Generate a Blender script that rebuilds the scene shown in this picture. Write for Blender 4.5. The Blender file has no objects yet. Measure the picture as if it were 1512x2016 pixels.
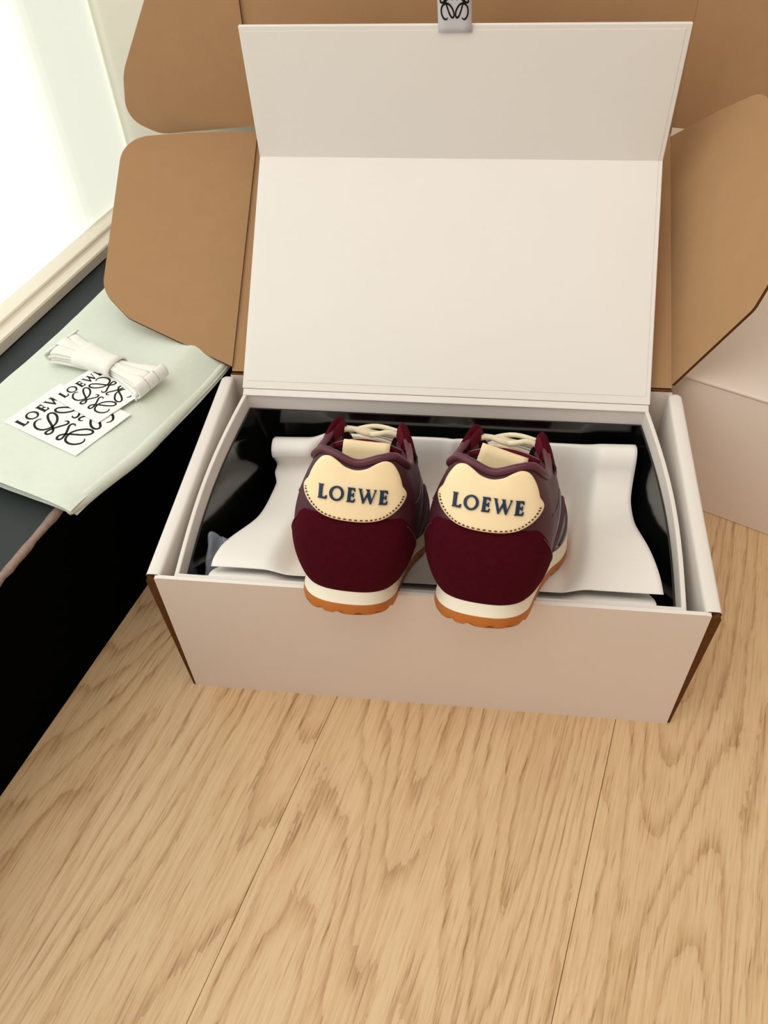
import bpy, bmesh, math, random
import numpy as np
from mathutils import Vector, Matrix, noise

random.seed(4)
scene = bpy.context.scene
COL = scene.collection
R = math.radians

# ------------------------------------------------------------------ camera
cam_d = bpy.data.cameras.new('camera')
cam_d.sensor_fit = 'HORIZONTAL'; cam_d.sensor_width = 36.0
cam_d.lens = 1649.9 / 1512 * 36.0
cam_d.clip_start = 0.01
cam = bpy.data.objects.new('camera', cam_d); COL.objects.link(cam)
cam.matrix_world = (Matrix.Translation((0.03105, -0.32130, 0.57346)) @ Matrix.Rotation(0.16278, 4, 'Z')
                    @ Matrix.Rotation(0.73900, 4, 'X') @ Matrix.Rotation(-0.06351, 4, 'Z'))
scene.camera = cam

# ------------------------------------------------------------------ world, light, exposure
world = bpy.data.worlds.new('world'); scene.world = world
world.use_nodes = True
bg = world.node_tree.nodes['Background']
bg.inputs[0].default_value = (1.0, 0.86, 0.75, 1)
bg.inputs[1].default_value = 0.47
WINDOW_LIGHT = 0.86
vs = scene.view_settings
vs.view_transform = 'Standard'; vs.look = 'None'; vs.exposure = 0.10; vs.gamma = 1.0
vs.use_curve_mapping = False

# room frame: the room is turned against the carton by 14 degrees
G = R(14)
def RM(p, r, z=0.0):
    return Vector((p*math.cos(G) + r*math.sin(G), -p*math.sin(G) + r*math.cos(G), z))

# daylight entering through the upper part of the window
al_d = bpy.data.lights.new('window_daylight', 'AREA'); al_d.shape = 'RECTANGLE'; al_d.size = 1.5; al_d.size_y = 1.2
al_d.energy = 8.0; al_d.color = (.97, 1.0, .98)
al = bpy.data.objects.new('window_daylight', al_d); COL.objects.link(al)
al.location = RM(-.42, -.40, 1.0)
al.rotation_euler = (RM(1, .12, -.45)).to_track_quat('-Z', 'Z').to_euler()

# added overhead fill, no lamp known here; lifts the upward-facing surfaces
cl_d = bpy.data.lights.new('overhead_fill_light', 'AREA'); cl_d.shape = 'RECTANGLE'; cl_d.size = 1.1; cl_d.size_y = 1.1
cl_d.energy = 7.0; cl_d.color = (1.0, .91, .80)
cl_o = bpy.data.objects.new('overhead_fill_light', cl_d); COL.objects.link(cl_o)
cl_o.location = RM(.25, -.55, 2.1)

# ------------------------------------------------------------------ helpers
def lin(c):
    out = []
    for v in c[:3]:
        v /= 255.0
        out.append(v/12.92 if v <= 0.04045 else ((v+0.055)/1.055)**2.4)
    return tuple(out) + (1.0,)

def mat(name, rgb, rough=0.6, spec=0.3, noise_scale=None, noise_amt=0.0, bump=0.0, bump_scale=400.0, sheen=0.0, metallic=0.0):
    m = bpy.data.materials.new(name); m.use_nodes = True
    nt = m.node_tree; b = nt.nodes['Principled BSDF']
    b.inputs['Base Color'].default_value = lin(rgb)
    b.inputs['Roughness'].default_value = rough
    b.inputs['Specular IOR Level'].default_value = spec
    b.inputs['Metallic'].default_value = metallic
    if sheen: 
        b.inputs['Sheen Weight'].default_value = sheen
        b.inputs['Sheen Roughness'].default_value = 0.4
        b.inputs['Sheen Tint'].default_value = tuple(min(1, v*6+0.02) for v in lin(rgb)[:3]) + (1,)
    tc = nt.nodes.new('ShaderNodeTexCoord')
    if noise_scale:
        n = nt.nodes.new('ShaderNodeTexNoise'); n.inputs['Scale'].default_value = noise_scale
        n.inputs['Detail'].default_value = 4
        nt.links.new(tc.outputs['Object'], n.inputs['Vector'])
        mx = nt.nodes.new('ShaderNodeMix'); mx.data_type = 'RGBA'
        c = lin(rgb)
        mx.inputs[6].default_value = tuple(v*(1-noise_amt) for v in c[:3]) + (1,)
        mx.inputs[7].default_value = tuple(min(1, v*(1+noise_amt)) for v in c[:3]) + (1,)
        nt.links.new(n.outputs['Fac'], mx.inputs[0]); nt.links.new(mx.outputs[2], b.inputs['Base Color'])
    if bump:
        n2 = nt.nodes.new('ShaderNodeTexNoise'); n2.inputs['Scale'].default_value = bump_scale
        n2.inputs['Detail'].default_value = 3
        nt.links.new(tc.outputs['Object'], n2.inputs['Vector'])
        bp = nt.nodes.new('ShaderNodeBump'); bp.inputs['Strength'].default_value = bump
        bp.inputs['Distance'].default_value = 0.0006
        nt.links.new(n2.outputs['Fac'], bp.inputs['Height']); nt.links.new(bp.outputs['Normal'], b.inputs['Normal'])
    return m

def mesh_obj(name, verts, faces, mats, parent=None, midx=None, smooth=False, recalc=True):
    me = bpy.data.meshes.new(name)
    me.from_pydata([tuple(v) for v in verts], [], faces)
    for m in (mats if isinstance(mats, (list, tuple)) else [mats]): me.materials.append(m)
    if midx:
        for p, i in zip(me.polygons, midx): p.material_index = i
    if recalc:
        bm = bmesh.new(); bm.from_mesh(me)
        bmesh.ops.recalc_face_normals(bm, faces=bm.faces[:]); bm.to_mesh(me); bm.free()
    if smooth:
        for p in me.polygons: p.use_smooth = True
    o = bpy.data.objects.new(name, me); COL.objects.link(o)
    if parent is not None: o.parent = parent
    return o

def bevel(o, w, seg=2, angle=35):
    md = o.modifiers.new('bevel', 'BEVEL'); md.width = w; md.segments = seg
    md.limit_method = 'ANGLE'; md.angle_limit = R(angle)
    return o

def smooth_by_angle(o, ang=40):
    me = o.data
    for p in me.polygons: p.use_smooth = True
    bm = bmesh.new(); bm.from_mesh(me)
    for e in bm.edges:
        if len(e.link_faces) == 2 and e.calc_face_angle(0) > R(ang): e.smooth = False
    bm.to_mesh(me); bm.free()
    return o

def empty(name, loc=(0, 0, 0), rot=(0, 0, 0)):
    o = bpy.data.objects.new(name, None); COL.objects.link(o)
    o.location = loc; o.rotation_euler = rot; o.empty_display_size = 0.02
    return o

def tag(o, label, cat, group=None):
    o['label'] = label; o['category'] = cat
    if group: o['group'] = group
    return o

def structure(o, label=None):
    o['kind'] = 'structure'
    if label: o['label'] = label
    return o

def slab(name, pts, origin, ex, ey, thick, mats, parent=None, bev=0.0):
    """outline pts (a,b) in the plane origin+a*ex+b*ey; body goes thick along -(ex x ey). mats: face, back, edge"""
    ex, ey, origin = Vector(ex).normalized(), Vector(ey).normalized(), Vector(origin)
    n = ex.cross(ey).normalized(); k = len(pts)
    top = [origin + ex*a + ey*b for a, b in pts]; bot = [v - n*thick for v in top]
    faces = [tuple(range(k)), tuple(range(2*k-1, k-1, -1))]; mi = [0, 1]
    for i in range(k):
        j = (i+1) % k; faces.append((i, k+i, k+j, j)); mi.append(2)
    o = mesh_obj(name, top+bot, faces, mats, parent, mi)
    if bev: bevel(o, bev)
    return o

def box(name, lo, hi, m, parent=None, bev=0.0, frame=None):
    f = frame or (lambda x, y, z: Vector((x, y, z)))
    vs_ = [f(x, y, z) for z in (lo[2], hi[2]) for y in (lo[1], hi[1]) for x in (lo[0], hi[0])]
    fs = [(0, 2, 3, 1), (4, 5, 7, 6), (0, 1, 5, 4), (2, 6, 7, 3), (0, 4, 6, 2), (1, 3, 7, 5)]
    o = mesh_obj(name, vs_, fs, m, parent)
    if bev: bevel(o, bev)
    return o

def catmull(pts, n, closed=False):
    P = [np.array(p, float) for p in pts]; k = len(P); out = []
    segs = k if closed else k-1
    for i in range(n):
        t = i/(n if closed else n-1)*segs; s = min(int(t), segs-1); f = t-s
        if closed: a, b, c, d = P[(s-1) % k], P[s % k], P[(s+1) % k], P[(s+2) % k]
        else: a, b, c, d = P[max(s-1, 0)], P[s], P[s+1], P[min(s+2, k-1)]
        out.append(0.5*((2*b)+(c-a)*f+(2*a-5*b+4*c-d)*f*f+(3*b-a-3*c+d)*f**3))
    return out

def tube(name, path, rad, m, parent=None, seg=10, closed=False, flat=1.0, caps=True):
    P = [Vector(p) for p in path]; n = len(P); verts = []; faces = []; up = None
    for i in range(n):
        if closed: t = P[(i+1) % n]-P[i-1]
        else: t = P[min(i+1, n-1)]-P[max(i-1, 0)]
        t.normalize()
        if up is None:
            up = Vector((0, 0, 1)) if abs(t.z) < 0.9 else Vector((1, 0, 0))
        a = t.cross(up).normalized(); up = a.cross(t).normalized()
        r = rad[i] if isinstance(rad, (list, tuple)) else rad
        for j in range(seg):
            q = 2*math.pi*j/seg
            verts.append(P[i] + a*math.cos(q)*r + up*math.sin(q)*r*flat)
    for i in range(n if closed else n-1):
        for j in range(seg):
            i2 = (i+1) % n; j2 = (j+1) % seg
            faces.append((i*seg+j, i*seg+j2, i2*seg+j2, i2*seg+j))
    if caps and not closed:
        faces.append(tuple(range(seg))); faces.append(tuple(range((n-1)*seg, n*seg)))
    return mesh_obj(name, verts, faces, m, parent, smooth=True)

def grid(name, rows, m, parent=None, thick=0.0, smooth=True):
    """rows: list of equal-length lists of points; thick > 0 gives the sheet a second skin"""
    nr, nc = len(rows), len(rows[0])
    verts = [Vector(p) for r_ in rows for p in r_]
    faces = [(i*nc+j, i*nc+j+1, (i+1)*nc+j+1, (i+1)*nc+j) for i in range(nr-1) for j in range(nc-1)]
    o = mesh_obj(name, verts, faces, m, parent, smooth=smooth, recalc=False)
    if thick:
        md = o.modifiers.new('solid', 'SOLIDIFY'); md.thickness = thick; md.offset = 0
    return o

def rounded(poly, n=8):
    """poly: list of (x, y, radius) -> outline with rounded corners"""
    out = []; k = len(poly)
    for i in range(k):
        x, y, r = poly[i]; p = Vector((x, y)); a = Vector(poly[i-1][:2])-p; b = Vector(poly[(i+1) % k][:2])-p
        if r <= 0: out.append((x, y)); continue
        an = a.angle(b); d = min(r/math.tan(an/2), a.length*0.49, b.length*0.49); rr = d*math.tan(an/2)
        c = p + (a.normalized()+b.normalized()).normalized()*(rr/math.sin(an/2))
        s, e = p+a.normalized()*d-c, p+b.normalized()*d-c
        a0 = math.atan2(s.y, s.x); a1 = math.atan2(e.y, e.x); da = (a1-a0+math.pi) % (2*math.pi)-math.pi
        for q in range(n+1):
            t = a0+da*q/n; out.append((c.x+rr*math.cos(t), c.y+rr*math.sin(t)))
    return out

# ------------------------------------------------------------------ letters and emblem
def letter_shapes(ch):
    """unit-height capitals with flared ends; ('poly', pts) or ('ring', outer, inner); returns shapes, advance"""
    if ch == 'L':
        return [('poly', [(0, 0), (.62, 0), (.66, .27), (.57, .27), (.50, .14), (.31, .14), (.31, .91), (.40, 1), (0, 1), (.07, .91), (.07, .09)])], .66
    if ch == 'O':
        o_ = [(.50+.50*math.cos(a), .5+.52*math.sin(a)) for a in [2*math.pi*i/36 for i in range(36)]]
        i_ = [(.50+.315*math.cos(a), .5+.385*math.sin(a)) for a in [2*math.pi*i/36 for i in range(36)]]
        return [('ring', o_, i_)], 1.06
    if ch == 'E':
        return [('poly', [(0, 0), (.57, 0), (.62, .27), (.53, .27), (.46, .13), (.30, .13), (.30, .44), (.42, .44), (.45, .34), (.52, .34), (.52, .68),
                          (.45, .68), (.42, .57), (.30, .57), (.30, .87), (.44, .87), (.50, .75), (.59, .75), (.56, 1), (0, 1), (.07, .91), (.07, .09)])], .68
    if ch == 'W':
        return [('poly', [(-.06, 1), (.27, 1), (.20, .94), (.40, .30), (.60, .80), (.55, .94), (.46, 1), (.80, 1), (.73, .94), (.92, .30), (1.09, .93), (1.00, 1),
                          (1.24, 1), (1.17, .93), (.90, -.02), (.82, -.02), (.62, .52), (.40, -.02), (.32, -.02), (.03, .93)])], 1.24
def make_letter(ch, mapper, m, parent, name='letter'):
    shapes, adv = letter_shapes(ch); bm = bmesh.new()
    for s in shapes:
        if s[0] == 'poly':
            pts = s[1]; lo = [bm.verts.new(mapper(x, y, 0)) for x, y in pts]; hi = [bm.verts.new(mapper(x, y, 1)) for x, y in pts]
            k = len(pts); f = bm.faces.new(hi); bm.faces.new(lo[::-1])
            for i in range(k): bm.faces.new((lo[i], lo[(i+1) % k], hi[(i+1) % k], hi[i]))
        else:
            k = len(s[1]); rings = []
            for pts in s[1:3]:
                rings.append(([bm.verts.new(mapper(x, y, 0)) for x, y in pts], [bm.verts.new(mapper(x, y, 1)) for x, y in pts]))
            (ol, oh), (il, ih) = rings
            for i in range(k):
                j = (i+1) % k
                bm.faces.new((ol[i], ol[j], oh[j], oh[i])); bm.faces.new((il[j], il[i], ih[i], ih[j]))
                bm.faces.new((oh[i], oh[j], ih[j], ih[i])); bm.faces.new((ol[j], ol[i], il[i], il[j]))
    bmesh.ops.recalc_face_normals(bm, faces=bm.faces[:])
    bmesh.ops.triangulate(bm, faces=[f for f in bm.faces if len(f.verts) > 4])
    me = bpy.data.meshes.new(name); bm.to_mesh(me); bm.free(); me.materials.append(m)
    o = bpy.data.objects.new(name, me); COL.objects.link(o); o.parent = parent
    return o
WORD = 'LOEWE'; GAP = .13
def word_width(): return sum(letter_shapes(c)[1] for c in WORD) + GAP*(len(WORD)-1)
def write_word(mapper, m, parent):
    """mapper(x, y, level) in units of letter height, x measured from the middle of the word"""
    x0 = -word_width()/2
    for c in WORD:
        make_letter(c, (lambda x, y, l, x0=x0: mapper(x0+x, y, l)), m, parent)
        x0 += letter_shapes(c)[1] + GAP
MOTIF = [(588, 312), (562, 334), (520, 330), (480, 285), (466, 230), (480, 175), (525, 140), (585, 132), (640, 158), (690, 215), (708, 275), (690, 312), (655, 305),
         (615, 250), (585, 185), (560, 130), (530, 85), (492, 64), (458, 82), (462, 115), (495, 120), (545, 102), (600, 70), (650, 38), (680, 42), (690, 68), (674, 92)]
def emblem(mapper, m, parent, w=.055, quads=((1, 1), (-1, 1), (1, -1), (-1, -1)), name='printed_emblem'):
    """four mirrored strokes; mapper(x, y, level), whole emblem about 2 units high"""
    verts = []; faces = []
    base = catmull([((x-722)/310, (y-18)/310) for x, y in MOTIF], 110)
    for sx, sy in quads:
        pts = [np.array((p[0]*sx, -p[1]*sy)) for p in base]; n = len(pts); o0 = len(verts)
        for i in range(n):
            t = pts[min(i+1, n-1)]-pts[max(i-1, 0)]; t /= (np.linalg.norm(t)+1e-9); nn = np.array((-t[1], t[0]))
            ww = w*(.45+.55*min(1, i/9, (n-1-i)/9))
            for s in (1, -1):
                q = pts[i]+nn*ww*s*.5; verts.append(mapper(q[0], q[1], 1)); verts.append(mapper(q[0], q[1], 0))
        for i in range(n-1):
            a = o0+i*4; b = a+4
            faces += [(a, a+2, b+2, b), (a, b, b+1, a+1), (a+2, a+3, b+3, b+2), (a+1, b+1, b+3, a+3)]
    return mesh_obj(name, verts, faces, m, parent)

# ------------------------------------------------------------------ materials
M_white = mat('white paper board', (238, 232, 226), .55, .25, 30, .012)
M_white_lid = mat('white laminated lining paper', (240, 235, 229), .5, .25, 24, .012)
M_carton_out = mat('white printed carton', (233, 219, 208), .6, .2, 60, .012)
M_kraft = mat('brown kraft liner', (178, 140, 102), .75, .12, 55, .05, .15, 900)
M_kraft_edge = mat('corrugated kraft edge', (96, 60, 30), .85, .1, 300, .3)
M_black = mat('glossy black lining', (9, 10, 10), .12, .9)
M_tissue = mat('white tissue paper', (249, 245, 240), .7, .15, 40, .01)
M_sued = mat('burgundy suede', (70, 12, 24), .95, .05, 260, .28, .5, 2500, sheen=.12)
M_purple = mat('aubergine leather', (76, 34, 46), .5, .35, 120, .1, .15, 1500)
M_piping = mat('plum nappa piping', (92, 44, 58), .42, .4, 90, .08)
M_rawred = mat('raw crimson suede', (96, 26, 40), .95, .05, 400, .3, .6, 2500)
M_cream = mat('cream leather', (250, 226, 182), .45, .3, 90, .03, .08, 900)
M_mid = mat('ivory foam midsole', (247, 238, 218), .6, .25, 60, .012)
M_gum = mat('gum rubber', (190, 112, 48), .55, .3, 80, .06)
M_navy = mat('navy rubber lettering', (14, 44, 72), .35, .4)
M_stitch = mat('dark stitching thread', (84, 62, 46), .8, .1)
M_lining = mat('grey towelling lining', (176, 166, 166), .95, .05, 900, .16, .5, 1600)
M_sock = mat('dark plum lining', (58, 30, 38), .9, .1, 200, .1)
M_teal = mat('grey teal nylon', (112, 128, 130), .5, .35, 160, .14)
M_lace = mat('cream shoelace cord', (240, 228, 198), .8, .1, 700, .08, .5, 1800)
M_mint = mat('mint cotton cloth', (226, 234, 222), .9, .1, 200, .025, .3, 1600)
M_lacew = mat('white woven lace', (246, 246, 240), .9, .1, 500, .03, .4, 1800)
M_card = mat('white card', (252, 251, 250), .5, .25)
M_ink = mat('black ink', (10, 10, 9), .5, .2)
M_plinth = mat('matt black board', (7, 7, 7), 1.0, .0)
M_plinth_lit_top = mat('black board lit grey', (44, 50, 51), .55, .3, 80, .08)  # black top coloured grey for the window light it reflects
M_chip = mat('bare board edge', (150, 128, 118), .8, .2, 300, .35)
M_wall = mat('cream wall paint', (247, 244, 232), .7, .2, 20, .01)
M_trim = mat('cream painted wood', (246, 238, 222), .45, .35, 40, .015)
M_tagw = mat('white ribbon', (206, 204, 208), .6, .2, 900, .03)

def film_mat():
    m = bpy.data.materials.new('clear plastic film'); m.use_nodes = True
    b = m.node_tree.nodes['Principled BSDF']
    b.inputs['Base Color'].default_value = lin((190, 200, 214)); b.inputs['Roughness'].default_value = .18
    b.inputs['Alpha'].default_value = .24
    return m
M_film = film_mat()

def glow_mat():
    m = bpy.data.materials.new('daylit frosted glass'); m.use_nodes = True
    b = m.node_tree.nodes['Principled BSDF']
    b.inputs['Base Color'].default_value = lin((230, 236, 232)); b.inputs['Roughness'].default_value = .3
    b.inputs['Emission Color'].default_value = (.93, 1.0, .97, 1); b.inputs['Emission Strength'].default_value = WINDOW_LIGHT
    return m
M_glow = glow_mat()

def dimming_mat():  # sheer material of the added layers that dim the pane edge
    m = bpy.data.materials.new('cream sheer dimming layer'); m.use_nodes = True
    nt = m.node_tree; nt.nodes.remove(nt.nodes['Principled BSDF']); out = nt.nodes['Material Output']
    d = nt.nodes.new('ShaderNodeBsdfTranslucent'); d.inputs[0].default_value = lin((252, 244, 222))
    t = nt.nodes.new('ShaderNodeBsdfTransparent'); t.inputs[0].default_value = (1, .995, .982, 1)
    mx = nt.nodes.new('ShaderNodeMixShader'); mx.inputs[0].default_value = .93
    nt.links.new(d.outputs[0], mx.inputs[1]); nt.links.new(t.outputs[0], mx.inputs[2]); nt.links.new(mx.outputs[0], out.inputs[0])
    return m
M_dimming = dimming_mat()

def oak_mat():
    m = bpy.data.materials.new('pale oak plank'); m.use_nodes = True
    nt = m.node_tree; N = nt.nodes.new; L = nt.links.new; b = nt.nodes['Principled BSDF']
    tc = N('ShaderNodeTexCoord'); oi = N('ShaderNodeObjectInfo')
    mul = N('ShaderNodeVectorMath'); mul.operation = 'SCALE'; mul.inputs[0].default_value = (3.7, 11.3, 5.1)
    L(oi.outputs['Random'], mul.inputs['Scale'])
    add = N('ShaderNodeVectorMath'); add.operation = 'ADD'; L(tc.outputs['Object'], add.inputs[0]); L(mul.outputs[0], add.inputs[1])
    def mapped(s):
        mp = N('ShaderNodeMapping'); mp.inputs['Scale'].default_value = s; L(add.outputs[0], mp.inputs[0]); return mp.outputs[0]
    def nz(s, scale, detail, rough=.5, dist=0.0):
        n = N('ShaderNodeTexNoise'); n.inputs['Scale'].default_value = scale; n.inputs['Detail'].default_value = detail
        n.inputs['Roughness'].default_value = rough; n.inputs['Distortion'].default_value = dist; L(mapped(s), n.inputs['Vector']); return n.outputs['Fac']
    def math_(op, a, b_=None):
        n = N('ShaderNodeMath'); n.operation = op
        for k, v in ((0, a), (1, b_)):
            if v is None: continue
            if isinstance(v, (int, float)): n.inputs[k].default_value = v
            else: L(v, n.inputs[k])
        return n.outputs[0]
    def ramp(f, stops):
        r_ = N('ShaderNodeValToRGB'); e = r_.color_ramp.elements
        for i, (p, c) in enumerate(stops):
            el = e[i] if i < 2 else e.new(p)
            el.position = p; el.color = (c, c, c, 1)
        L(f, r_.inputs[0]); return r_.outputs[0]
    # cathedral figure: contour lines of a field stretched along the board
    field = nz((11, 1.3, 1), 1.0, 1.2, .4, .1)
    wob = nz((60, 16, 1), 1.0, 4, .65)
    f2 = math_('ADD', math_('MULTIPLY', field, 21.0), math_('MULTIPLY', wob, 1.1))
    fr = math_('FRACT', f2)
    rings = ramp(fr, [(0.0, .35), (.15, 0.0), (.62, .05), (.93, 1.0)])
    broad = nz((34, .9, 1), 1.0, 2)
    streak = ramp(nz((520, 20, 1), 1.0, 2, .55), [(.42, 0), (.64, 1)])
    pores = ramp(nz((800, 34, 1), 1.0, 1, .5), [(.60, 0), (.68, 1)])
    tot = math_('ADD', math_('MULTIPLY', rings, .33), math_('MULTIPLY', streak, .21))
    tot = math_('ADD', tot, math_('MULTIPLY', pores, .28))
    tot = math_('ADD', tot, math_('MULTIPLY', broad, .30))
    cr = N('ShaderNodeValToRGB'); e = cr.color_ramp.elements
    e[0].position = .05; e[0].color = lin((224, 195, 154)); e[1].position = 1.0; e[1].color = lin((150, 108, 72))
    x = e.new(.45); x.color = lin((207, 172, 129))
    L(tot, cr.inputs[0])
    hv = N('ShaderNodeHueSaturation'); L(cr.outputs[0], hv.inputs['Color'])
    L(math_('ADD', .96, math_('MULTIPLY', oi.outputs['Random'], .08)), hv.inputs['Value'])
    L(hv.outputs[0], b.inputs['Base Color'])
    b.inputs['Roughness'].default_value = .42; b.inputs['Specular IOR Level'].default_value = .35
    bp = N('ShaderNodeBump'); bp.inputs['Strength'].default_value = .12; bp.inputs['Distance'].default_value = .0004; bp.invert = True
    L(tot, bp.inputs['Height']); L(bp.outputs[0], b.inputs['Normal'])
    return m
M_oak = oak_mat()
M_sub = mat('dark joint', (70, 48, 30), .9, .1)

# ------------------------------------------------------------------ the setting
floor = structure(box('floor', (-.6, -1.4, -.03), (1.4, .86, -.012), M_sub, frame=RM), 'pale oak plank floor with fine grain')
pl_me = None
PW = .2045
for k in range(-3, 6):
    p0 = .139 + PW*k
    if pl_me is None:
        o = box('plank', (0.00015, -1.4, -.012), (PW-.00015, .84, 0), M_oak, floor, .0004); pl_me = o.data
    else:
        o = bpy.data.objects.new('plank', pl_me); COL.objects.link(o); o.parent = floor
        md = o.modifiers.new('bevel', 'BEVEL'); md.width = .0004; md.segments = 2; md.limit_method = 'ANGLE'
    o.location = RM(p0, 0, 0); o.rotation_euler = (0, 0, -G)

# left: low black plinth, above it the frosted window with its cream rail; beside it a recess, then the back wall
structure(box('wall_left', (-.56, .386, -.03), (-.225, .86, 1.7), M_wall, frame=RM), 'cream wall pier beyond the window')
structure(box('wall_back', (-.225, .84, -.03), (1.4, .90, 1.7), M_wall, frame=RM), 'cream wall behind the open carton')
win = structure(empty('window_1', RM(-.44, -.6, .147)), 'bright frosted window beside the black plinth')
def world_of(o):
    m = Matrix.LocRotScale(o.location, o.rotation_euler, o.scale)
    return world_of(o.parent) @ o.matrix_parent_inverse @ m if o.parent else m
def child_world(o, par):
    o.parent = par; o.matrix_parent_inverse = world_of(par).inverted(); return o
pane = child_world(box('pane', (-.454, -1.6, .150), (-.446, .385, 1.7), M_glow, frame=RM), win)
for q in range(6):   # added sheer layers, staggered so the bright pane fades softly
    rows = []
    ra = .258+.0075*q
    for i in range(24):
        r = ra + (.384-ra)*i/23
        rows.append([RM(-.4425 + .0013*q + .0004*math.sin(i*.5+q), r, z) for z in np.linspace(.168, 1.68, 8)])
    bl = child_world(grid('dimming_layer', rows, M_dimming), win)
prof = [(-.446, .1475), (-.422, .1475), (-.4205, .1485), (-.4205, .1570), (-.4215, .1585), (-.430, .1600), (-.4312, .1612), (-.4312, .1635), (-.4322, .1645), (-.446, .1665)]
vs0 = [RM(p, r, z) for r in (-1.6, .385) for p, z in prof]; k = len(prof)
fs0 = [tuple(range(k)), tuple(range(2*k-1, k-1, -1))] + [(i, (i+1) % k, k+(i+1) % k, k+i) for i in range(k)]
child_world(mesh_obj('bottom_rail', vs0, fs0, M_trim), win)

pl = tag(empty('plinth', RM(-.35, 0, 0)), 'low matt black plinth running under the frosted window', 'plinth')
child_world(box('body', (-.499, -1.4, 0.0), (-.2645, .384, .143), M_plinth, frame=RM), pl)
child_world(box('lit_top', (-.499, -1.4, .143), (-.2655, .384, .147), M_plinth_lit_top, frame=RM), pl)  # top of the same black plinth, reflected window light put into its colour
rows = []
for i in range(260):
    r = -1.4 + 1.78*i/259
    j = .0009*noise.noise((r*60, 0, 0)) + .0011*noise.noise((r*170, 4, 0))
    rows.append([RM(-.2685-j, r, .1472), RM(-.2648+j*1.5, r, .1474+j*.3), RM(-.2636+j, r, .1462), RM(-.2638+j, r, .1440-j)])
e_ = child_world(grid('chipped_edge', rows, M_chip, thick=.0003), pl); e_['label'] = 'pale chipped top edge'

# ------------------------------------------------------------------ shipping carton
W2, D, H = .18, .2193, .1366
crt = tag(empty('shipping_carton', (0, D/2, 0)), 'open brown-lined white mailer carton standing on the oak floor', 'carton')
def C(o): return child_world(o, crt)
KM = [M_carton_out, M_kraft, M_kraft_edge]
C(box('base_panel', (-W2, 0.002, 0.0005), (W2, D, .0035), M_kraft))
slope = lambda z: .0022 + .0048*z/H      # side walls stand a little proud towards the top
C(slab('front_panel', [(-W2, 0), (W2, 0), (W2, H), (W2-.004, H+.0006), (-W2+.004, H+.0006), (-W2, H)], (0, 0, 0), (1, 0, 0), (0, 0, 1), .0028, [M_carton_out, M_kraft, M_white]))
C(slab('back_panel', [(-W2, 0), (W2, 0), (W2, H), (-W2, H)], (0, D-.003, 0), (1, 0, 0), (0, 0, 1), .003, KM))
for s in (-1, 1):
    # outer wall, rolled over the top and down again inside
    rows = []
    prof_s = []
    for i in range(6): z = .0005 + (H-.004-.0005)*i/5; prof_s.append((W2+slope(z), z))
    xo = W2+slope(H); xi = W2-.0035
    for i in range(1, 8):
        a = math.pi*i/8; cx = (xo+xi)/2; rr = (xo-xi)/2
        prof_s.append((cx+rr*math.copysign(abs(math.cos(a))**.55, math.cos(a)), H-.004+.0046*math.sin(a)**.5))
    for i in range(6): prof_s.append((xi, H-.004-(H-.010)*i/5))
    verts = []; faces = []; mi = []; n = len(prof_s)
    ys = list(np.linspace(.0032, D-.008, 16)) + [D-.004, D-.001, D+.0015]
    off = .0022
    for yi, y in enumerate(ys):
        tp = 0 if yi < 16 else (yi-15)/3.0
        for (x, z) in prof_s:
            zz = z-(.010*tp**1.6 if z > H-.012 else 0)
            xx = x + (((xo+xi)/2-x)*.55*tp)
            verts.append((s*xx, y, zz))
        # inner skin of the board
    base = len(verts)
    for yi, y in enumerate(ys):
        tp = 0 if yi < 16 else (yi-15)/3.0
        for q, (x, z) in enumerate(prof_s):
            a, b = prof_s[max(q-1, 0)], prof_s[min(q+1, n-1)]
            t = Vector((b[0]-a[0], b[1]-a[1])).normalized(); nn = Vector((-t.y, t.x))
            x2, z2 = x+nn.x*off, z+nn.y*off
            zz = z2-(.010*tp**1.6 if z > H-.012 else 0); xx = x2+(((xo+xi)/2-x2)*.55*tp)
            verts.append((s*xx, y, zz))
    m_ = len(ys)
    for i in range(m_-1):
        for j in range(n-1):
            a = i*n+j
            faces.append((a, a+1, a+n+1, a+n)); mi.append(0)
            faces.append((base+a, base+a+n, base+a+n+1, base+a+1)); mi.append(1)
    for j in range(n-1):
        faces.append((j, base+j, base+j+1, j+1)); mi.append(2)
        e0 = (m_-1)*n
        faces.append((e0+j, e0+j+1, base+e0+j+1, base+e0+j)); mi.append(0)
    o = mesh_obj('side_wall', verts, faces, [M_white, M_kraft_edge, M_kraft_edge], None, mi)
    smooth_by_angle(o, 50); C(o)
    # kraft-edged end of the side wall beside the front panel
    C(slab('corner_edge', [(W2*s, .0005), (s*(W2+slope(0)), .0005), (s*(W2+slope(H)-.0003), H-.004), (s*(W2+slope(H)-.002), H-.0005), (W2*s, H-.004)] if s > 0 else
           [(W2*s, .0005), (W2*s, H-.004), (s*(W2+slope(H)-.002), H-.0005), (s*(W2+slope(H)-.0003), H-.004), (s*(W2+slope(0)), .0005)],
           (0, .0006, 0), (1, 0, 0), (0, 0, 1), .0035, [M_kraft_edge]*3))
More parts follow.
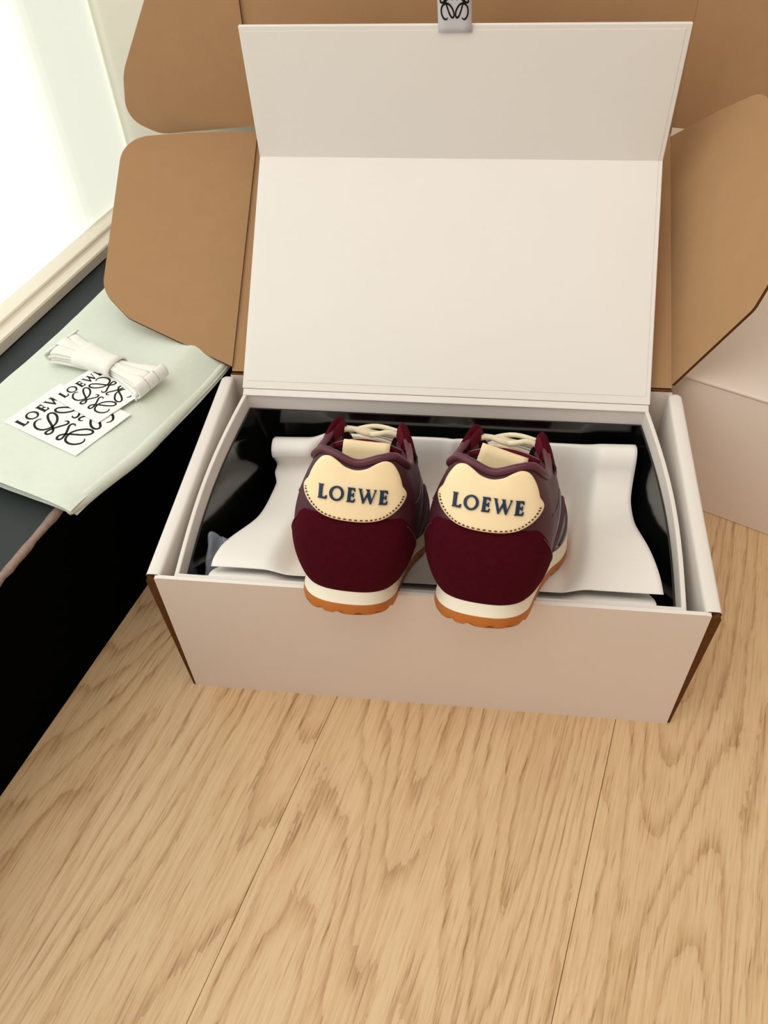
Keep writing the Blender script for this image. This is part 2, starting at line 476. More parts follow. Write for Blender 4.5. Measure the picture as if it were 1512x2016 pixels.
# lid, leaning back about thirty degrees above the horizontal
LA = R(30.3); LL = .229; SH = -.003
lc = Vector((0, math.cos(LA), math.sin(LA))); ln = Vector((0, -math.sin(LA), math.cos(LA)))
hinge = Vector((0, D+.002, H))
sk = SH/LL
lid = C(slab('lid_panel', [(-W2, 0), (W2, 0), (W2+SH, LL), (-W2+SH, LL)], hinge, (1, 0, 0), lc, .003, [M_kraft, M_carton_out, M_kraft_edge]))
flap_out = rounded([(0, .003, 0), (.090, .036, .02), (.1145, .058, .026), (.1155, .203, .028), (.06, .2165, 0), (0, .2265, 0)], 8)
for s, ph in ((-1, 11), (1, 60)):
    e = Vector((s*math.cos(R(ph)), 0, 0)) + ln*math.sin(R(ph)); cc = (lc + Vector((sk, 0, 0))).normalized()
    o = hinge + Vector((s*(W2+.0001), 0, 0)) - ln*.0004
    pts = [(a*.90, b) for a, b in flap_out] if s > 0 else [(a, b) for a, b in flap_out[::-1]]
    ms = [M_kraft, M_carton_out, M_kraft_edge]
    f = slab('side_flap', pts, o, e, cc, .0028*(1 if s > 0 else 1), ms if s > 0 else [M_kraft, M_kraft, M_kraft_edge])
    C(f)
# front tuck flap of the lid, upright, with two rounded ears
t0 = hinge + lc*LL
tc_ = Vector((0, .05, 1)).normalized()
C(slab('tuck_flap', [(-W2+SH-.0004, -.0006), (W2+SH+.0004, -.0006), (W2+SH+.0004, .134), (-W2+SH-.0004, .134)], t0, (1, 0, 0), tc_, .003, [M_kraft, M_carton_out, M_kraft_edge]))
ear = rounded([(0, .004, 0), (.088, -.002, .03), (.117, .012, .030), (.110, .05, .05), (.070, .118, .03), (0, .130, 0)], 8)
for s, yaw in ((-1, 3), (1, 6)):
    e = Vector((s*math.cos(R(yaw)), -math.sin(R(yaw)), 0))
    pts = ear if s > 0 else ear[::-1]
    C(slab('tuck_ear', pts, t0+Vector((SH+s*(W2+.0004), .0004, .001)), e, tc_, .0028, [M_kraft, M_kraft if s < 0 else M_carton_out, M_kraft_edge]))

# ------------------------------------------------------------------ the white shoe box inside
sb = tag(empty('shoe_box', (0, .1, .004)), 'white magnetic-lid shoe box with black lining, nested in the carton', 'shoe box')
def S_(o): return child_world(o, sb)
BT = .1326; TH = .0032; Y0, Y1 = .0058, .2005
def xl(y): t = (y-Y0)/(Y1-Y0); return -(.1690*(1-t)+.1650*t + .0060*math.sin(math.pi*t))
def xr(y): t = (y-Y0)/(Y1-Y0); return .1665*(1-t)+.1605*t + .0065*math.sin(math.pi*t)
def ring(inset, n=14):
    a, b = Y0+inset, Y1-inset; ys = np.linspace(a, b, n)
    return [(xr(y)-inset, y) for y in ys] + [(xl(y)+inset, y) for y in ys[::-1]]
def wall_ring(name, i0, i1, z0, z1, m, floor_z=None, bev=0):
    A, B = ring(i0), ring(i1); k = len(A)
    verts = [(x, y, z) for z in (z0, z1) for x, y in A] + [(x, y, z) for z in (z0, z1) for x, y in B]
    faces = []
    for i in range(k):
        j = (i+1) % k
        faces += [(i, j, k+j, k+i), (2*k+j, 2*k+i, 3*k+i, 3*k+j), (k+i, k+j, 3*k+j, 3*k+i), (j, i, 2*k+i, 2*k+j)]
    if floor_z is not None:
        o0 = len(verts); verts += [(x, y, floor_z) for x, y in B]; faces.append(tuple(range(o0, o0+k)))
    o = mesh_obj(name, verts, faces, m, None); bevel(o, .0008)
    return S_(o)
wall_ring('box_wall', 0, TH, .004, BT, M_white)
A, B = ring(TH+.0002), ring(TH+.0016); k = len(A); zt = BT-.0145
tap = lambda x: x-math.copysign(.030, x)          # side walls of the lining lean in towards the bottom
verts = [(x, y, zt) for x, y in A]+[(x, y, zt) for x, y in B]+[(tap(x), y, .0065) for x, y in B]
faces = [(i, (i+1) % k, k+(i+1) % k, k+i) for i in range(k)]+[(k+i, k+(i+1) % k, 2*k+(i+1) % k, 2*k+i) for i in range(k)]+[tuple(range(2*k, 3*k))]
bl_ = S_(mesh_obj('black_lining', verts, faces, M_black))
bl_['label'] = 'glossy black inner lining'
# lid: panel leaning back, then its front flap standing upright
hy, hz = .2000, BT+.002
q1 = Vector((0, .3565, .2575)); h0 = Vector((0, hy, hz)); lv = (q1-h0)
XR0, XL0, XR1, XL1 = .1615, -.1665, .1632, -.1668
lid_pts = [(XL0, .0015), (XR0, .0015), (XR1, lv.length+.0012), (XL1, lv.length+.0012)]
S_(slab('lid', lid_pts, h0, (1, 0, 0), lv, .003, [M_white_lid, M_white, M_white], bev=.0006))
ins = .0035
S_(slab('lid_liner', [(XL0+ins, .008), (XR0-ins, .008), (XR1-ins, lv.length+.0006), (XL1+ins, lv.length+.0006)], h0+lv.cross(Vector((1, 0, 0))).normalized()*-.00035, (1, 0, 0), lv, .0003, [M_white_lid]*3, bev=.0002))
S_(slab('hinge_strip', [(XL0+.001, 0), (XR0-.001, 0), (XR0-.001, .006), (XL0+.001, .006)], (0, hy-.0045, BT+.0004), (1, 0, 0), (0, .8, .35), .0014, [M_white]*3, bev=.0005))
q2 = Vector((0, .3530, .3585)); fv = q2-q1
fl = S_(slab('lid_flap', [(XL1, -.0006), (XR1, -.0006), (XR1+.0006, fv.length), (XL1-.0004, fv.length)], q1, (1, -.0, 0), fv, .0034, [M_white_lid, M_white, M_white], bev=.0006))
fn = Vector((1, 0, 0)).cross(fv).normalized()
S_(slab('flap_liner', [(XL1+ins, -.0002), (XR1-ins, -.0002), (XR1-ins, fv.length-.0035), (XL1+ins, fv.length-.0035)], q1+fn*.0003, (1, 0, 0), fv, .0003, [M_white_lid]*3, bev=.0002))
for x in (-.1254, .1231):   # magnets under the paper
    c0 = q1 + fv*(.79) + Vector((x, 0, 0)) + fn*.00035; vv = [c0+fn*.00006]; ff = []
    ez = fv.normalized()
    for rr, hh in ((.0065, .00005), (.0085, -.00002)):
        vv += [c0+fn*hh+Vector((1, 0, 0))*rr*math.cos(a)+ez*rr*math.sin(a) for a in [2*math.pi*i/28 for i in range(28)]]
    for i in range(28):
        j = (i+1) % 28; ff += [(0, 1+i, 1+j), (1+i, 29+i, 29+j, 1+j)]
    S_(mesh_obj('magnet_bump', vv, ff, M_white_lid, None, smooth=True))
# ribbon pull on the flap edge
rb = empty('ribbon_pull', (0, 0, 0))
tagb = q1 + fv*((fv.length-.0048)/fv.length) + fn*.0012
def rib(a, b):
    # a across, b along; curls a little towards the viewer
    return tagb + Vector((-.0042+a, 0, 0)) + fv.normalized()*b + fn*(.0004 + 1.6*b*b) + Vector((-.04*b, 0, 0))
rows = [[rib(-.0122+.0244*i/4, .058*j/14) for i in range(5)] for j in range(15)]
rbn = S_(grid('ribbon_pull', rows, M_tagw, thick=.0005)); rbn['label'] = 'short white ribbon pull printed with a black emblem'
bpy.data.objects.remove(rb)
rbn.name = 'ribbon_pull'
def tag_map(x, y, l):
    p = rib(x*.0117, .0255+y*.0160); return p + fn*(.0004+.00012*l)
em = emblem(tag_map, M_ink, None, w=.085); child_world(em, rbn)

# ------------------------------------------------------------------ tissue paper in the shoe box
PITCH = 29.0
def smooth(a, b, x):
    t = max(0, min(1, (x-a)/(b-a))); return t*t*(3-2*t)
PL = [(.0210, .1270), (.033, .1255), (.078, .105), (.115, .087), (.15, .076), (.166, .0735), (.177, .073), (.172, .085), (.168, .091), (.170, .098), (.178, .101), (.187, .096)]
PR = [(.0205, .1290), (.042, .1255), (.072, .117), (.112, .098), (.135, .094), (.148, .0965), (.156, .103), (.161, .110), (.166, .1145), (.172, .116), (.180, .112), (.188, .104)]
PS = [(.0205, .1235), (.032, .1145), (.078, .088), (.115, .067), (.15, .047), (.17, .035), (.180, .040), (.1830, .058), (.1835, .080), (.184, .093), (.186, .1015), (.189, .1015)]
NP = 60
cl, cr_, cs = catmull(PL, NP), catmull(PR, NP), catmull(PS, NP)
SHOES = [(-.0455, 0.0), (.0340, -7.5)]
def shoe_w(x, y):
    w = 0
    for xs, yw in SHOES:
        c = xs + math.tan(R(-yw))*(y+.03); w = max(w, 1-smooth(.047, .066, abs(x-c)))
    return w
rows = []
for i in range(NP):
    row = []
    for j in range(91):
        t = j/90; a = cl[i]*(1-t)+cr_[i]*t
        x0 = -.1475-.0015*math.cos(i*.12) if True else 0
        y_m = a[0]
        x1 = .1545-.006*smooth(.03, .11, y_m)+.004*smooth(.13, .17, y_m)
        x0 = -.1480+.012*smooth(.04, .10, y_m)-.005*smooth(.15, .17, y_m)
        x = x0+(x1-x0)*t
        w = shoe_w(x, y_m); q = a*(1-w)+cs[i]*w
        row.append((x, q[0], q[1] + .0006*noise.noise((x*25, q[0]*25, 3))))
    rows.append(row)
tp = tag(empty('tissue_paper', (0, .1, .08)), 'sheet of stiff white tissue paper under the shoes in the black-lined box', 'paper')
child_world(grid('top_sheet', rows, M_tissue, thick=.0003), tp)
rows = []
for y, z in catmull([(.0126, .100), (.0128, .114), (.0145, .1235), (.022, .1205), (.035, .109), (.06, .090), (.09, .070)], 24):
    rows.append([(x, y, min(z, z - .005*shoe_w(x, y))) for x in np.linspace(-.149, .1505, 80)])
child_world(grid('under_sheet', rows, M_tissue, thick=.0003), tp)

# crumpled clear film, tucked in at the left of the paper
rows = []
for i in range(16):
    row = []
    for j in range(14):
        u, v = i/15, j/13
        x = -.1595+.017*u + .0012*noise.noise((u*4, v*4, 1)); y = .026+.030*v + .004*noise.noise((u*3, v*3, 7)) - .003*u
        z = .101 + .022*v - .004*u + .005*noise.noise((u*3.2, v*4.2, 5)) - .010*max(0, u-.6)
        row.append((x, y, z))
    rows.append(row)
tag(grid('plastic_film', rows, M_film, thick=.0002), 'crumpled clear plastic film tucked beside the tissue paper', 'plastic film')

# ------------------------------------------------------------------ shoes
# key sections from the middle of the heel (w=0) round one side to the toe (w=1): base, bulge, top edge
KEY = [  # w, base(s,u), mid(s,u,h), top(s,u,h)
 (0.00, (.0050, .000), (-.0030, .000, .040), (.0060, .000, .0935)),
 (0.06, (.0075, .014), (.0000, .0180, .040), (.0075, .0135, .0975)),
 (0.10, (.0130, .021), (.0050, .0280, .040), (.0110, .0205, .0985)),
 (0.15, (.0240, .0265), (.0180, .0358, .040), (.0200, .0262, .0930)),
 (0.22, (.0430, .0290), (.0420, .0383, .042), (.0390, .0290, .0860)),
 (0.32, (.0720, .0320), (.0720, .0388, .047), (.0650, .0275, .0880)),
 (0.42, (.0970, .0365), (.0970, .0400, .046), (.0870, .0205, .0965)),
 (0.50, (.1150, .0420), (.1150, .0425, .039), (.1030, .0160, .0880)),
 (0.65, (.1500, .0455), (.1480, .0405, .033), (.1400, .0100, .0660)),
 (0.75, (.1760, .0425), (.1740, .0340, .032), (.1640, .0000, .0550)),
 (0.85, (.2040, .0340), (.1990, .0250, .031), (.1900, .0000, .0460)),
 (0.93, (.2240, .0210), (.2190, .0150, .028), (.2110, .0000, .0390)),
 (1.00, (.2330, .0000), (.2290, .0000, .024), (.2230, .0000, .0320)),
]
kw = np.array([-k[0] for k in KEY[:0:-1]] + [k[0] for k in KEY])
def kcol(g, i, odd=False):
    a = [k[g][i] for k in KEY]; neg = [(-v if odd else v) for v in a[:0:-1]]; return np.array(neg+a)
def hermite(xs, ys):
    d = np.gradient(ys, xs)
    def f(x):
        x = np.clip(x, xs[0], xs[-1]); i = np.clip(np.searchsorted(xs, x, side='right')-1, 0, len(xs)-2)
        h = xs[i+1]-xs[i]; t = (x-xs[i])/h
        return (2*t**3-3*t**2+1)*ys[i]+(t**3-2*t**2+t)*h*d[i]+(-2*t**3+3*t**2)*ys[i+1]+(t**3-t**2)*h*d[i+1]
    return f
Fbs, Fbu = hermite(kw, kcol(1, 0)), hermite(kw, kcol(1, 1, True))
Fms, Fmu, Fmh = hermite(kw, kcol(2, 0)), hermite(kw, kcol(2, 1, True)), hermite(kw, kcol(2, 2))
Fts, Ftu, Fth = hermite(kw, kcol(3, 0)), hermite(kw, kcol(3, 1, True)), hermite(kw, kcol(3, 2))
H0 = .0135
def spring(s): return 1.1*max(0.0, s-.14)**2
def SURF(w, v):
    """point (u, s, h) on the upper"""
    VM = .38
    l0 = (v-VM)*(v-1)/(VM); l1 = v*(v-1)/(VM*(VM-1)); l2 = v*(v-VM)/(1-VM)
    s = l0*Fbs(w)+l1*Fms(w)+l2*Fts(w); u = l0*Fbu(w)+l1*Fmu(w)+l2*Ftu(w); h = l0*H0+l1*Fmh(w)+l2*Fth(w)
    return np.array([float(u), float(s), float(h)+spring(float(Fbs(w)))])
def SN(w, v):
    e = 1e-3; a = SURF(w+e, v)-SURF(w-e, v); b = SURF(w, v+e)-SURF(w, v-e)
    n = np.cross(a, b); l = np.linalg.norm(n)
    return n/l if l > 1e-12 else np.array([0, 0, 1.0])
def SO(w, v, off):
    return Vector(SURF(w, v)+SN(w, v)*off)
# inversion used for the heel tab: (u, h) -> (w, v)
IW = np.linspace(-.26, .26, 131); IV = np.linspace(0, 1.1, 111)
IG = np.array([[SURF(w, v) for v in IV] for w in IW])
def INV(u, h):
    vv = np.array([np.interp(h, IG[i, :, 2], IV) for i in range(len(IW))])
    uu = np.array([np.interp(vv[i], IV, IG[i, :, 0]) for i in range(len(IW))])
    o = np.argsort(uu); w = float(np.interp(u, uu[o], IW[o])); return w, float(np.interp(w, IW, vv))

def footprint(n=160, off=0.0):
    out = []
    for i in range(n):
        w = -1+2*i/n
        p = np.array([float(Fbu(w)), float(Fbs(w))]); q = np.array([float(Fbu(w+1e-3 if w < .999 else w)), float(Fbs(w+1e-3))]); q0 = np.array([float(Fbu(w-1e-3)), float(Fbs(w-1e-3))])
        t = q-q0; t /= np.linalg.norm(t)+1e-12; nn = np.array([t[1], -t[0]])
        if nn @ (p-np.array([0, .115])) < 0: nn = -nn
        out.append(p+nn*off)
    return out

def prism_ring(name, levels, m, par, lug=None):
    """levels: list of (outline offset, height); closed at top and bottom"""
    n = 200; verts = []; faces = []
    for li, (off, h) in enumerate(levels):
        for i, (u, s) in enumerate(footprint(n, off)):
            z = h+spring(s)
            if lug and li == 0: z += lug(i)
            verts.append((u, s, z))
    L_ = len(levels)
    for a in range(L_-1):
        for i in range(n):
            j = (i+1) % n; faces.append((a*n+i, a*n+j, (a+1)*n+j, (a+1)*n+i))
    faces.append(tuple(range(n))); faces.append(tuple(range((L_-1)*n, L_*n)))
    o = mesh_obj(name, verts, faces, m, par); smooth_by_angle(o, 35); return o

TAB = [(0, .0620), (.010, .0624), (.018, .0640), (.0240, .0672), (.0282, .0715), (.0303, .0762), (.0298, .0792), (.0276, .0825), (.0262, .0865), (.0238, .0915),
       (.0205, .0958), (.0165, .0968), (.0125, .0953), (.0075, .0922), (.003, .0908), (0, .0905)]
TAB = [(u*.93, h) for u, h in TAB]
TAB_OUT = TAB + [(-u, h) for u, h in TAB[-2:0:-1]]

def make_shoe(label, loc, yaw, roll, loop_tilt, side):
    """side +1: the outer side of the foot is at +u"""
    root = tag(empty('sneaker', loc, (R(-PITCH), R(roll), R(yaw))), label, 'shoe', None)
    # soles
    lug = lambda i: (-.0014 if (i % 5) < 3 else 0.0)
    prism_ring('outsole', [(.0016, .0), (.0024, .0012), (.0022, .0056)], M_gum, root, lug)
    prism_ring('midsole', [(.0020, .0056), (.0016, .0070), (.0010, .0150), (-.0010, .0160)], M_mid, root)
    # upper: outer skin and a lining inside it
    nw, nv = 150, 22
    ws = np.linspace(-1, 1, nw+1)
    def skin(name, off, m, v0=0.0):
        return grid(name, [[SO(w, v0+(1-v0)*v/nv, off) for v in range(nv+1)] for w in ws], m, root)
    up = skin('upper', 0.0, M_purple)
    skin('lining', -.0022, M_sock)
    prism_ring('insole', [(-.006, .017), (-.004, .022)], M_lining, root)
    def patch(name, wr, vlo, vhi, off, m, n=60, k=14, parent=root):
        """raised panel between two edges vlo(w), vhi(w)"""
        rows = []
        for i in range(n+1):
            w = wr[0]+(wr[1]-wr[0])*i/n; a, b = vlo(w), max(vlo(w)+.002, vhi(w)); row = []
            for j in range(k+1):
                t = j/k; edge = min(1.0, min(t, 1-t)*8, min(i, n-i)/2.0)
                row.append(SO(w, a+(b-a)*t, .0002+(off-.0002)*math.sqrt(edge)))
            rows.append(row)
        return grid(name, rows, m, parent)
    # suede heel counter
    def vtop(w):
        a = abs(w); return .66 - .40*smooth(.10, .235, a)
    hc = patch('heel_counter', (-.285, .285), lambda w: -.02+.03*smooth(.2, .28, abs(w)), vtop, .0013, M_sued, 90, 20)
    pts = [SO(w, vtop(w)-.035, .0016) for w in np.linspace(.135, .275, 40)]
    for sg in (1, -1):
        tube('seam', [SO(w*sg, vtop(w)-.035, .0013) for w in np.linspace(.12, .270, 44)], .00035, M_piping, root, 6)
    # collar panel seam and side panels
    for sg in (1, -1):
        tube('seam', [SO(sg*w, .72-.5*(w-.2), .0002) for w in np.linspace(.17, .36, 30)], .00035, M_piping, root, 6)
        rng = (.31, .60) if sg > 0 else (-.60, -.31)
        patch('side_panel', rng, lambda w: .05, lambda w: .60, .0007, M_teal, 30, 12)
        for a0, a1 in ((.34, .40), (.39, .47), (.46, .535)):
            tube('side_stripe', [SO(sg*(a0+(a1-a0)*t), .08+.46*t, .0009) for t in np.linspace(0, 1, 14)], .0012, M_piping, root, 6)
        er = (.385, .76) if sg > 0 else (-.76, -.385)
        patch('eyestay', er, lambda w: .74-.10*smooth(.4, .6, abs(w)), lambda w: .995, .0015, M_sued, 40, 8)
        # standing tip of the eyestay folded over the collar, with its raw edge
        rows = []; raw = []
        for i in range(17):
            t = i/16; w = sg*(.335+.125*t); k = math.sin(math.pi*(.06+.88*t))**.6
            jt = .0005*noise.noise((t*9, sg, 2))
            prof_ = [SO(w, .84-.06*k, .0010), SO(w, .91, .0012+.0016*k+jt), SO(w, .97, .0010+.0024*k)+Vector((0, 0, .0012*k)), SO(w, 1.0, .0004+.0014*k)+Vector((0, 0, .0015+.0034*k+jt)),
                     SO(w, 1.0, -.0012-.0012*k)+Vector((0, 0, .0015+.0038*k)), SO(w, .98, -.003-.0025*k)+Vector((0, 0, .0020*k)), SO(w, .93, -.0036-.0030*k)]
            rows.append([Vector(p) for p in catmull(prof_, 19)])
            if 3 <= i <= 12: raw.append([Vector(p) for p in catmull([prof_[4]+Vector((0, -.0004, .0005)), prof_[5]+Vector((0, -.0014, .0004)), prof_[5]*.6+prof_[6]*.4+Vector((0, -.0012, 0))], 5)])
        grid('eyestay_tip', rows, M_sued, root)
        grid('raw_edge', raw, M_rawred, root, thick=.0004)
    patch('toe_cap', (.80, .995), lambda w: 0.0, lambda w: .8, .0012, M_sued, 20, 10)
    patch('toe_cap', (-.995, -.80), lambda w: 0.0, lambda w: .8, .0012, M_sued, 20, 10)
    # rolled collar edge and padded inner roll
    tube('collar_piping', [SO(w, 1.0, .0002)+Vector((0, 0, .0012)) for w in np.linspace(-.40, .40, 120)], .0024, M_piping, root, 10)
    tube('collar_pad', [SO(w, .93, -.0042) for w in np.linspace(-.40, .40, 100)], .0042, M_purple, root, 10)
    # tongue with piped edge
    rows = []; nt_ = 24
    edge = []
    for i in range(nt_+1):
        t = i/nt_; s = .160-.092*t; hc_ = .054+.0375*t**1.15 + spring(s)
        hw = .010+.0185*t**.9 if t < .85 else .0260*math.sqrt(max(0, 1-((t-.85)/.16)**2*.35))
        row = []
        for j in range(13):
            q = -1+2*j/12; row.append(Vector((hw*q, s+.004*q*q, hc_-.0060*q*q)))
        rows.append(row); edge.append((row[0], row[-1]))
    tg = grid('tongue', rows, M_lining, root, thick=.0045)
    bd = [a for a, b in edge] + rows[-1][1:-1] + [b for a, b in edge[::-1]]
    tube('tongue_binding', bd, .0021, M_rawred, tg, 8)
    # folded leather loop at the top of the tongue
    rows = []
    for i in range(22):
        a = -0.35*math.pi + 1.25*math.pi*i/21
        rows.append([Vector((x, .0045*math.cos(a)*1.0, .0068*math.sin(a)-.004)) for x in np.linspace(-.0152, .0152, 9)])
    back = [[Vector((x, -.0048-.0008*k, -.006-.0036*k)) for x in np.linspace(-.0152, .0152, 9)] for k in range(1, 4)]
    rows = rows + back
    lp = grid('tongue_loop', rows, M_cream, root, thick=.0016)
    lp.location = (0.0, .066, .0890); lp.rotation_euler = (R(4), R(loop_tilt), R(loop_tilt*.3))
    # laces
    def eye(sg, w): return SO(sg*w, .93, .002)
    cords = [(.44, .50), (.53, .58), (.61, .66)]
    for a, b in cords:
        for sg in (1, -1):
            A, B = eye(sg, a), eye(-sg, b); mid = (A+B)/2+Vector((0, 0, .006+.002*sg))
            tube('lace', [Vector(p) for p in catmull([A, A*.7+mid*.3+Vector((0, 0, .002)), mid, B*.7+mid*.3+Vector((0, 0, .002)), B], 20)], .0017, M_lace, root, 8)
    for sg in (1, -1):
        A = SO(sg*.415, .95, -.001); mid = Vector((sg*.002, .086, .0925))
        tube('lace', [Vector(p) for p in catmull([A, A*.5+mid*.5+Vector((0, 0, .0025)), mid, Vector((-sg*.006, .095, .0915))], 18)], .0019, M_lace, root, 8)
    # cream heel tab: rings from the outline inwards, following the heel
    outl = [Vector((p[0], p[1])) for p in catmull(TAB_OUT, 96, True)]
    cen = Vector((0, .0785)); verts = []; faces = []
    lev = [(1.0, .0010), (1.008, .0020), (1.0, .0030), (.975, .0035)] + [(f, .0037) for f in (.93, .85, .72, .55, .36, .18)]
    for f, off in lev:
        for p in outl:
            q = cen+(p-cen)*f; w, v = INV(q.x, q.y); verts.append(SO(w, v, off))
    n = len(outl)
    for a in range(len(lev)-1):
        for i in range(n):
            j = (i+1) % n; faces.append((a*n+i, a*n+j, (a+1)*n+j, (a+1)*n+i))
    w, v = INV(cen.x, cen.y); verts.append(SO(w, v, .0037)); c = len(verts)-1
    a = (len(lev)-1)*n
    for i in range(n): faces.append((a+i, a+(i+1) % n, c))
    tb = mesh_obj('heel_tab', verts, faces, M_cream, root, smooth=True); tb['label'] = 'cream leather heel tab with navy lettering'
    # stitching along the lower edge of the tab
    verts = []; faces = []
    low = [p for p in outl if p.y < .0775]; low.sort(key=lambda p: p.x)
    path = [cen+(p-cen)*.93 for p in low]
    dense = catmull([(p.x, p.y) for p in path], 93)
    for i in range(0, 92, 3):
        A, B = dense[i], dense[min(i+1, 92)]; B = A+(B-A)*1.5
        t = (B-A); nn = np.array([-t[1], t[0]]); nn = nn/(np.linalg.norm(nn)+1e-9)*.00034
        o0 = len(verts)
        for off in (.0034, .00405):
            for q in (A+nn, A-nn, B-nn, B+nn):
                w, v = INV(q[0], q[1]); verts.append(SO(w, v, off))
        faces += [(o0, o0+1, o0+2, o0+3), (o0+4, o0+5, o0+6, o0+7)] + [(o0+k, o0+(k+1) % 4, o0+4+(k+1) % 4, o0+4+k) for k in range(4)]
    st = mesh_obj('stitching', verts, faces, M_stitch, tb)
    hL = .0080; sc = .0390/word_width()
    def lm(x, y, l):
        w, v = INV(x*sc, .0730+y*hL); return SO(w, v, .0034 if l == 0 else .0049)
    write_word(lm, M_navy, tb)
    for o in tb.children:
        if o.name.startswith('letter'): bevel(o, .00025, 1)
    return root
first = make_shoe('burgundy suede sneaker with a level tongue loop, on the side towards the window', (-.0455, -.0302, .1542), 0.0, 4.5, 0, -1)
first['group'] = 'pair of sneakers in the box'
def copy_tree(o, parent=None):
    c = o.copy(); COL.objects.link(c)
    if parent is not None: c.parent = parent
    for ch in list(o.children): copy_tree(ch, c)
    return c
bpy.context.view_layer.update()
second = copy_tree(first)
second['label'] = 'burgundy suede sneaker with a crooked tongue loop, on the side towards the closed carton'
second.location = (.0340, -.0338, .1562); second.rotation_euler = (R(-PITCH), R(-1.0), R(-7.5))
for ch in second.children:
    if ch.name.startswith('tongue_loop'): ch.rotation_euler = (R(4), R(13), R(4))

# ------------------------------------------------------------------ second carton, closed
c2 = tag(empty('closed_carton', (.19, .26, 0)), 'closed white carton on the floor behind the open one', 'carton')
ux = Vector((.9035, -.4286, 0)); uy = Vector((.4286, .9035, 0)); o2 = Vector((.1835, .2412, 0))
fr2 = lambda x, y, z: o2+ux*x+uy*y+Vector((0, 0, z))
child_world(box('body', (0, .0006, 0.0), (.36, .219, .1345), M_carton_out, frame=fr2, bev=.0012), c2)
child_world(box('tuck_edge', (.003, .003, .1340), (.357, .216, .1358), M_kraft_edge, frame=fr2), c2)
child_world(box('lid_panel', (-.0005, -.0008, .1354), (.3605, .2195, .1385), M_carton_out, frame=fr2, bev=.0012), c2)

# ------------------------------------------------------------------ on the plinth: folded cloth bag, cards, spare laces
bag = tag(empty('dust_bag', RM(-.31, .1, .147)), 'folded mint green cotton bag lying on the black plinth', 'cloth bag')
def layer(name, z0, z1, pr, pl_, r0, r1, seed, lift=0.0, skew=.0):
    nx, ny = 40, 64; top = []; bot = []
    for i in range(ny+1):
        tr = []; br = []
        for j in range(nx+1):
            a, b = j/nx, i/ny
            ra = r0 + skew*(1-a)
            r = ra+(r1-ra)*b
            pe = pr + .0135*smooth(-.03, .06, r); p = pl_+(pe-pl_)*a
            ed = min(1, min(a, 1-a)*nx/2.5)**.5*min(1, min(b, 1-b)*ny/3.0)**.5
            wob = .0009*noise.noise((p*22, r*22, seed)) + .0006*noise.noise((p*60, r*60, seed+3))
            zc = (z0+z1)/2; hh = (z1-z0)/2*ed
            fr = math.exp(-((r-r0)/.02)**2)
            z_l = lift*fr*math.sin(math.pi*min(1, max(0, a)))
            drop = -(.35+1.3*smooth(0, .18, r))*max(0, p+.2645)**1.3; cmp = 1-.45*smooth(.05, .165, r); sq = lambda z: .1476+(z-.1476)*cmp
            tr.append(RM(p, r, sq(zc+hh+wob+z_l+.0006)+drop)); br.append(RM(p, r, sq(zc-hh+wob*.4+z_l*.85+.0004)+drop))
        top.append(tr); bot.append(br)
    nc = nx+1; verts = [v for r_ in top for v in r_]+[v for r_ in bot for v in r_]; B = len(verts)//2; faces = []
    for i in range(ny):
        for j in range(nx):
            q = i*nc+j; faces += [(q, q+1, q+nc+1, q+nc), (B+q, B+q+nc, B+q+nc+1, B+q+1)]
    o = mesh_obj(name, verts, faces, M_mint, None, smooth=True); bm = bmesh.new(); bm.from_mesh(o.data)
    bmesh.ops.remove_doubles(bm, verts=bm.verts[:], dist=1e-5); bmesh.ops.recalc_face_normals(bm, faces=bm.faces[:]); bm.to_mesh(o.data); bm.free()
    return child_world(o, bag)
layer('fold_layer', .1480, .1506, -.2490, -.3870, -.0190, .262, 1, 0, .010)
layer('fold_layer', .1505, .1530, -.2500, -.3860, -.0212, .262, 2, .0004, .010)
layer('fold_layer', .1529, .1553, -.2495, -.3865, -.0200, .262, 3, .0012, .010)
layer('fold_layer', .1551, .1580, -.2485, -.3862, -.0230, .262, 4, .0045, .010)

path = []; rad = []
for i in range(50):
    r = -.0215+.280*i/49; cmp = 1-.45*smooth(.05, .165, r); pe = -.2490+.0135*smooth(-.03, .06, r)-.0035
    path.append(RM(pe, r, .1478+.0056*cmp-(.35+1.3*smooth(0, .18, r))*max(0, pe+.2645)**1.3)); rad.append((.0050*cmp+.0004)*(.45+.55*min(1, i/3)))
child_world(tube('fold_edge', path, rad, M_mint, None, 12), bag)

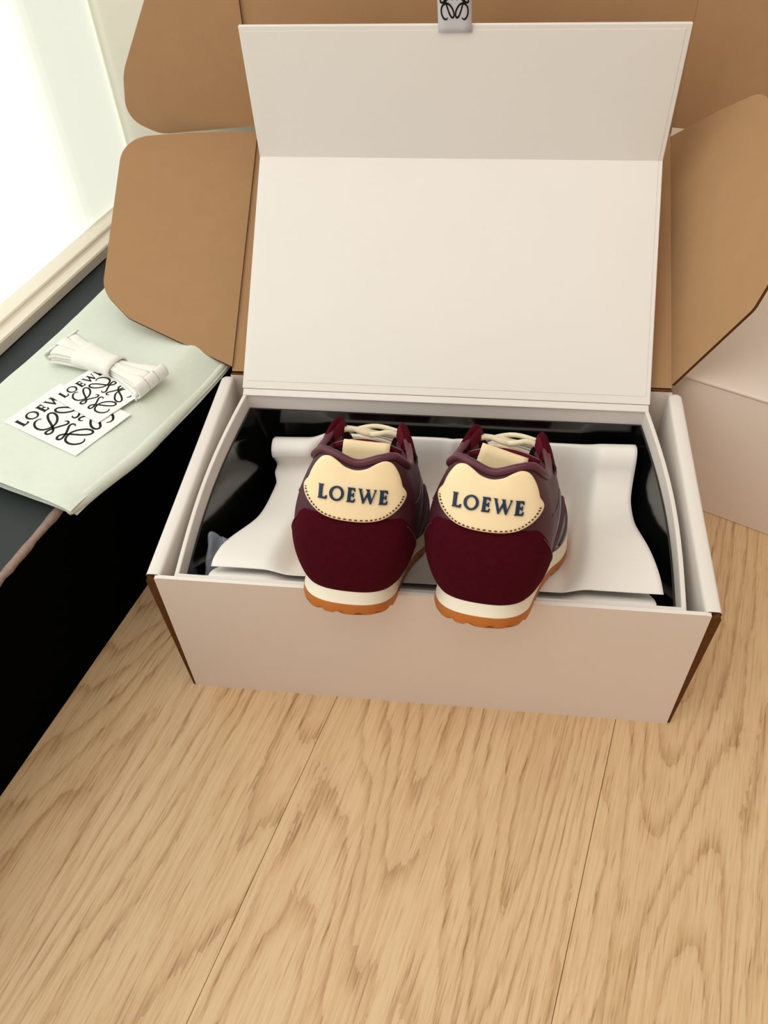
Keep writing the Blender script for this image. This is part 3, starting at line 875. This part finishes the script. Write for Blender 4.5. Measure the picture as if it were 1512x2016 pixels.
def flatmap(c, ex, ey, z):
    return lambda x, y, l: c+ex*x+ey*y+Vector((0, 0, z*l))
def make_card(name, label, corner, far, top_c, w_len, h_len, z, tilt, em_s, word_s):
    """corner: near end of the printed word edge; far: direction of reading; top_c: direction of 'down'"""
    ex = far.normalized(); dn = top_c.normalized(); ey = -dn
    up = ex.cross(ey).normalized()
    def pt(x, y, l): return corner + ex*x + dn*y + Vector((0, 0, z + tilt*x)) + Vector((0, 0, 1))*l
    o = empty(name, corner+Vector((0, 0, z)))
    tag(o, label, 'card', None)
    vs_ = [pt(x, y, l) for l in (0, .0005) for x, y in ((0, 0), (w_len, 0), (w_len, h_len), (0, h_len))]
    fs = [(0, 1, 2, 3), (4, 7, 6, 5), (0, 4, 5, 1), (1, 5, 6, 2), (2, 6, 7, 3), (3, 7, 4, 0)]
    child_world(mesh_obj('paper', vs_, fs, M_card), o)
    tw = word_width()
    ws_ = word_s/tw
    hold = empty('printed_word', corner); child_world(hold, o)
    n0 = set(bpy.data.objects)
    write_word(lambda x, y, l: pt(w_len*.5+x*ws_, h_len*.165-y*ws_*1.02+ws_*.5, .0005+.00012*l), M_ink, None)
    new = [q for q in bpy.data.objects if q not in n0]
    bpy.data.objects.remove(hold)
    for q in new: q.name = 'printed_letter'; child_world(q, o)
    e = emblem(lambda x, y, l: pt(w_len*.5+x*em_s*1.02, h_len*.59-y*em_s, .0005+.00012*l), M_ink, None, w=.075)
    child_world(e, o)
    return o
zc = .1594
c_a = RM(-.3495, .0370); make_card('brand_card', 'white printed card lying flat under the other card on the cloth bag', c_a, RM(-.3362, .0899)-RM(-.3507, .0368), RM(-.2748, .0223)-RM(-.3507, .0368), .0545, .0765, zc, 0.0, .0240, .0480)
c_b = RM(-.3345, .0735); make_card('brand_card', 'white printed card half tucked under the bundled white laces', c_b, RM(-.3185, .1185)-RM(-.3345, .0735), RM(-.2794, .0568)-RM(-.3361, .0729), .0485, .0585, zc+.0012, .004, .0190, .0395)

lac = tag(empty('spare_laces', RM(-.31, .12, .159)), 'bundle of flat white spare shoelaces lying on the cloth bag', 'laces')
A0, A1 = RM(-.3565, .1265), RM(-.2605, .1075)
ax = (A1-A0); al = ax.length; ax.normalize(); sd = Vector((-ax.y, ax.x, 0))
def hank(t, q, zl):
    """t along 0..1, q across -1..1, zl layer height"""
    wd = .0084+.0108*abs(2*t-1.02)**1.7
    if t > .5: wd -= .0010
    d = A0+ax*(al*t)+sd*(wd*q)
    d.z = .1600+zl*(.82+.25*abs(2*t-1)); return d
ns = 7
for layer_i, zl in enumerate((.0022, .0052, .0082, .0108)):
    for q in range(3):
        rows = []; ph = random.random()*6; t0_, t1_ = .0+.05*random.random(), 1-.03*random.random()
        for i in range(40):
            t = t0_+(t1_-t0_)*i/39; row = []
            end = 1-smooth(0, .06, t-t0_)*smooth(0, .05, t1_-t)
            for j in range(7):
                u = -1+2*(q+j/6*1.12)/3.06+(.05*math.sin(ph+t*3))
                zz = zl+.0007*math.sin(j/6*math.pi)-.0012*(u*u)-end*.0012+.0004*math.sin(ph+t*9)
                row.append(hank(t, u*(1-.07*layer_i), zz))
            rows.append(row)
        child_world(grid('lace_strand', rows, M_lacew, thick=.0016), lac)
# end loops: the laces turn over at both ends
for (te, dirn, zt) in ((.985, 1, .0118), (.015, -1, .0100)):
    for q in range(3):
        rows = []
        for i in range(14):
            a = -math.pi/2+math.pi*i/13
            row = []
            for j in range(6):
                u = -1+2*(q+j/5*1.05)/3.0
                p = hank(te, u*.92, 0); p += ax*dirn*(.0045*math.cos(a)); p.z = .1600+.0009+zt*.5*(1+math.sin(a))*.93; row.append(p)
            rows.append(row)
        child_world(grid('end_loop', rows, M_lacew, thick=.0015), lac)
rows = []
for i in range(41):
    a = 2*math.pi*i/40; row = []
    for j in range(8):
        t = .24+.40*j/7
        p = hank(t, 0, 0); wd = .0094+.0100*abs(2*t-1.02)**1.7
        p += sd*(wd*math.cos(a)); p.z = .1665+.0062*math.copysign(abs(math.sin(a))**.75, math.sin(a)); row.append(p)
    rows.append(row)
child_world(grid('lace_wrap', rows, M_lacew, thick=.0012), lac)
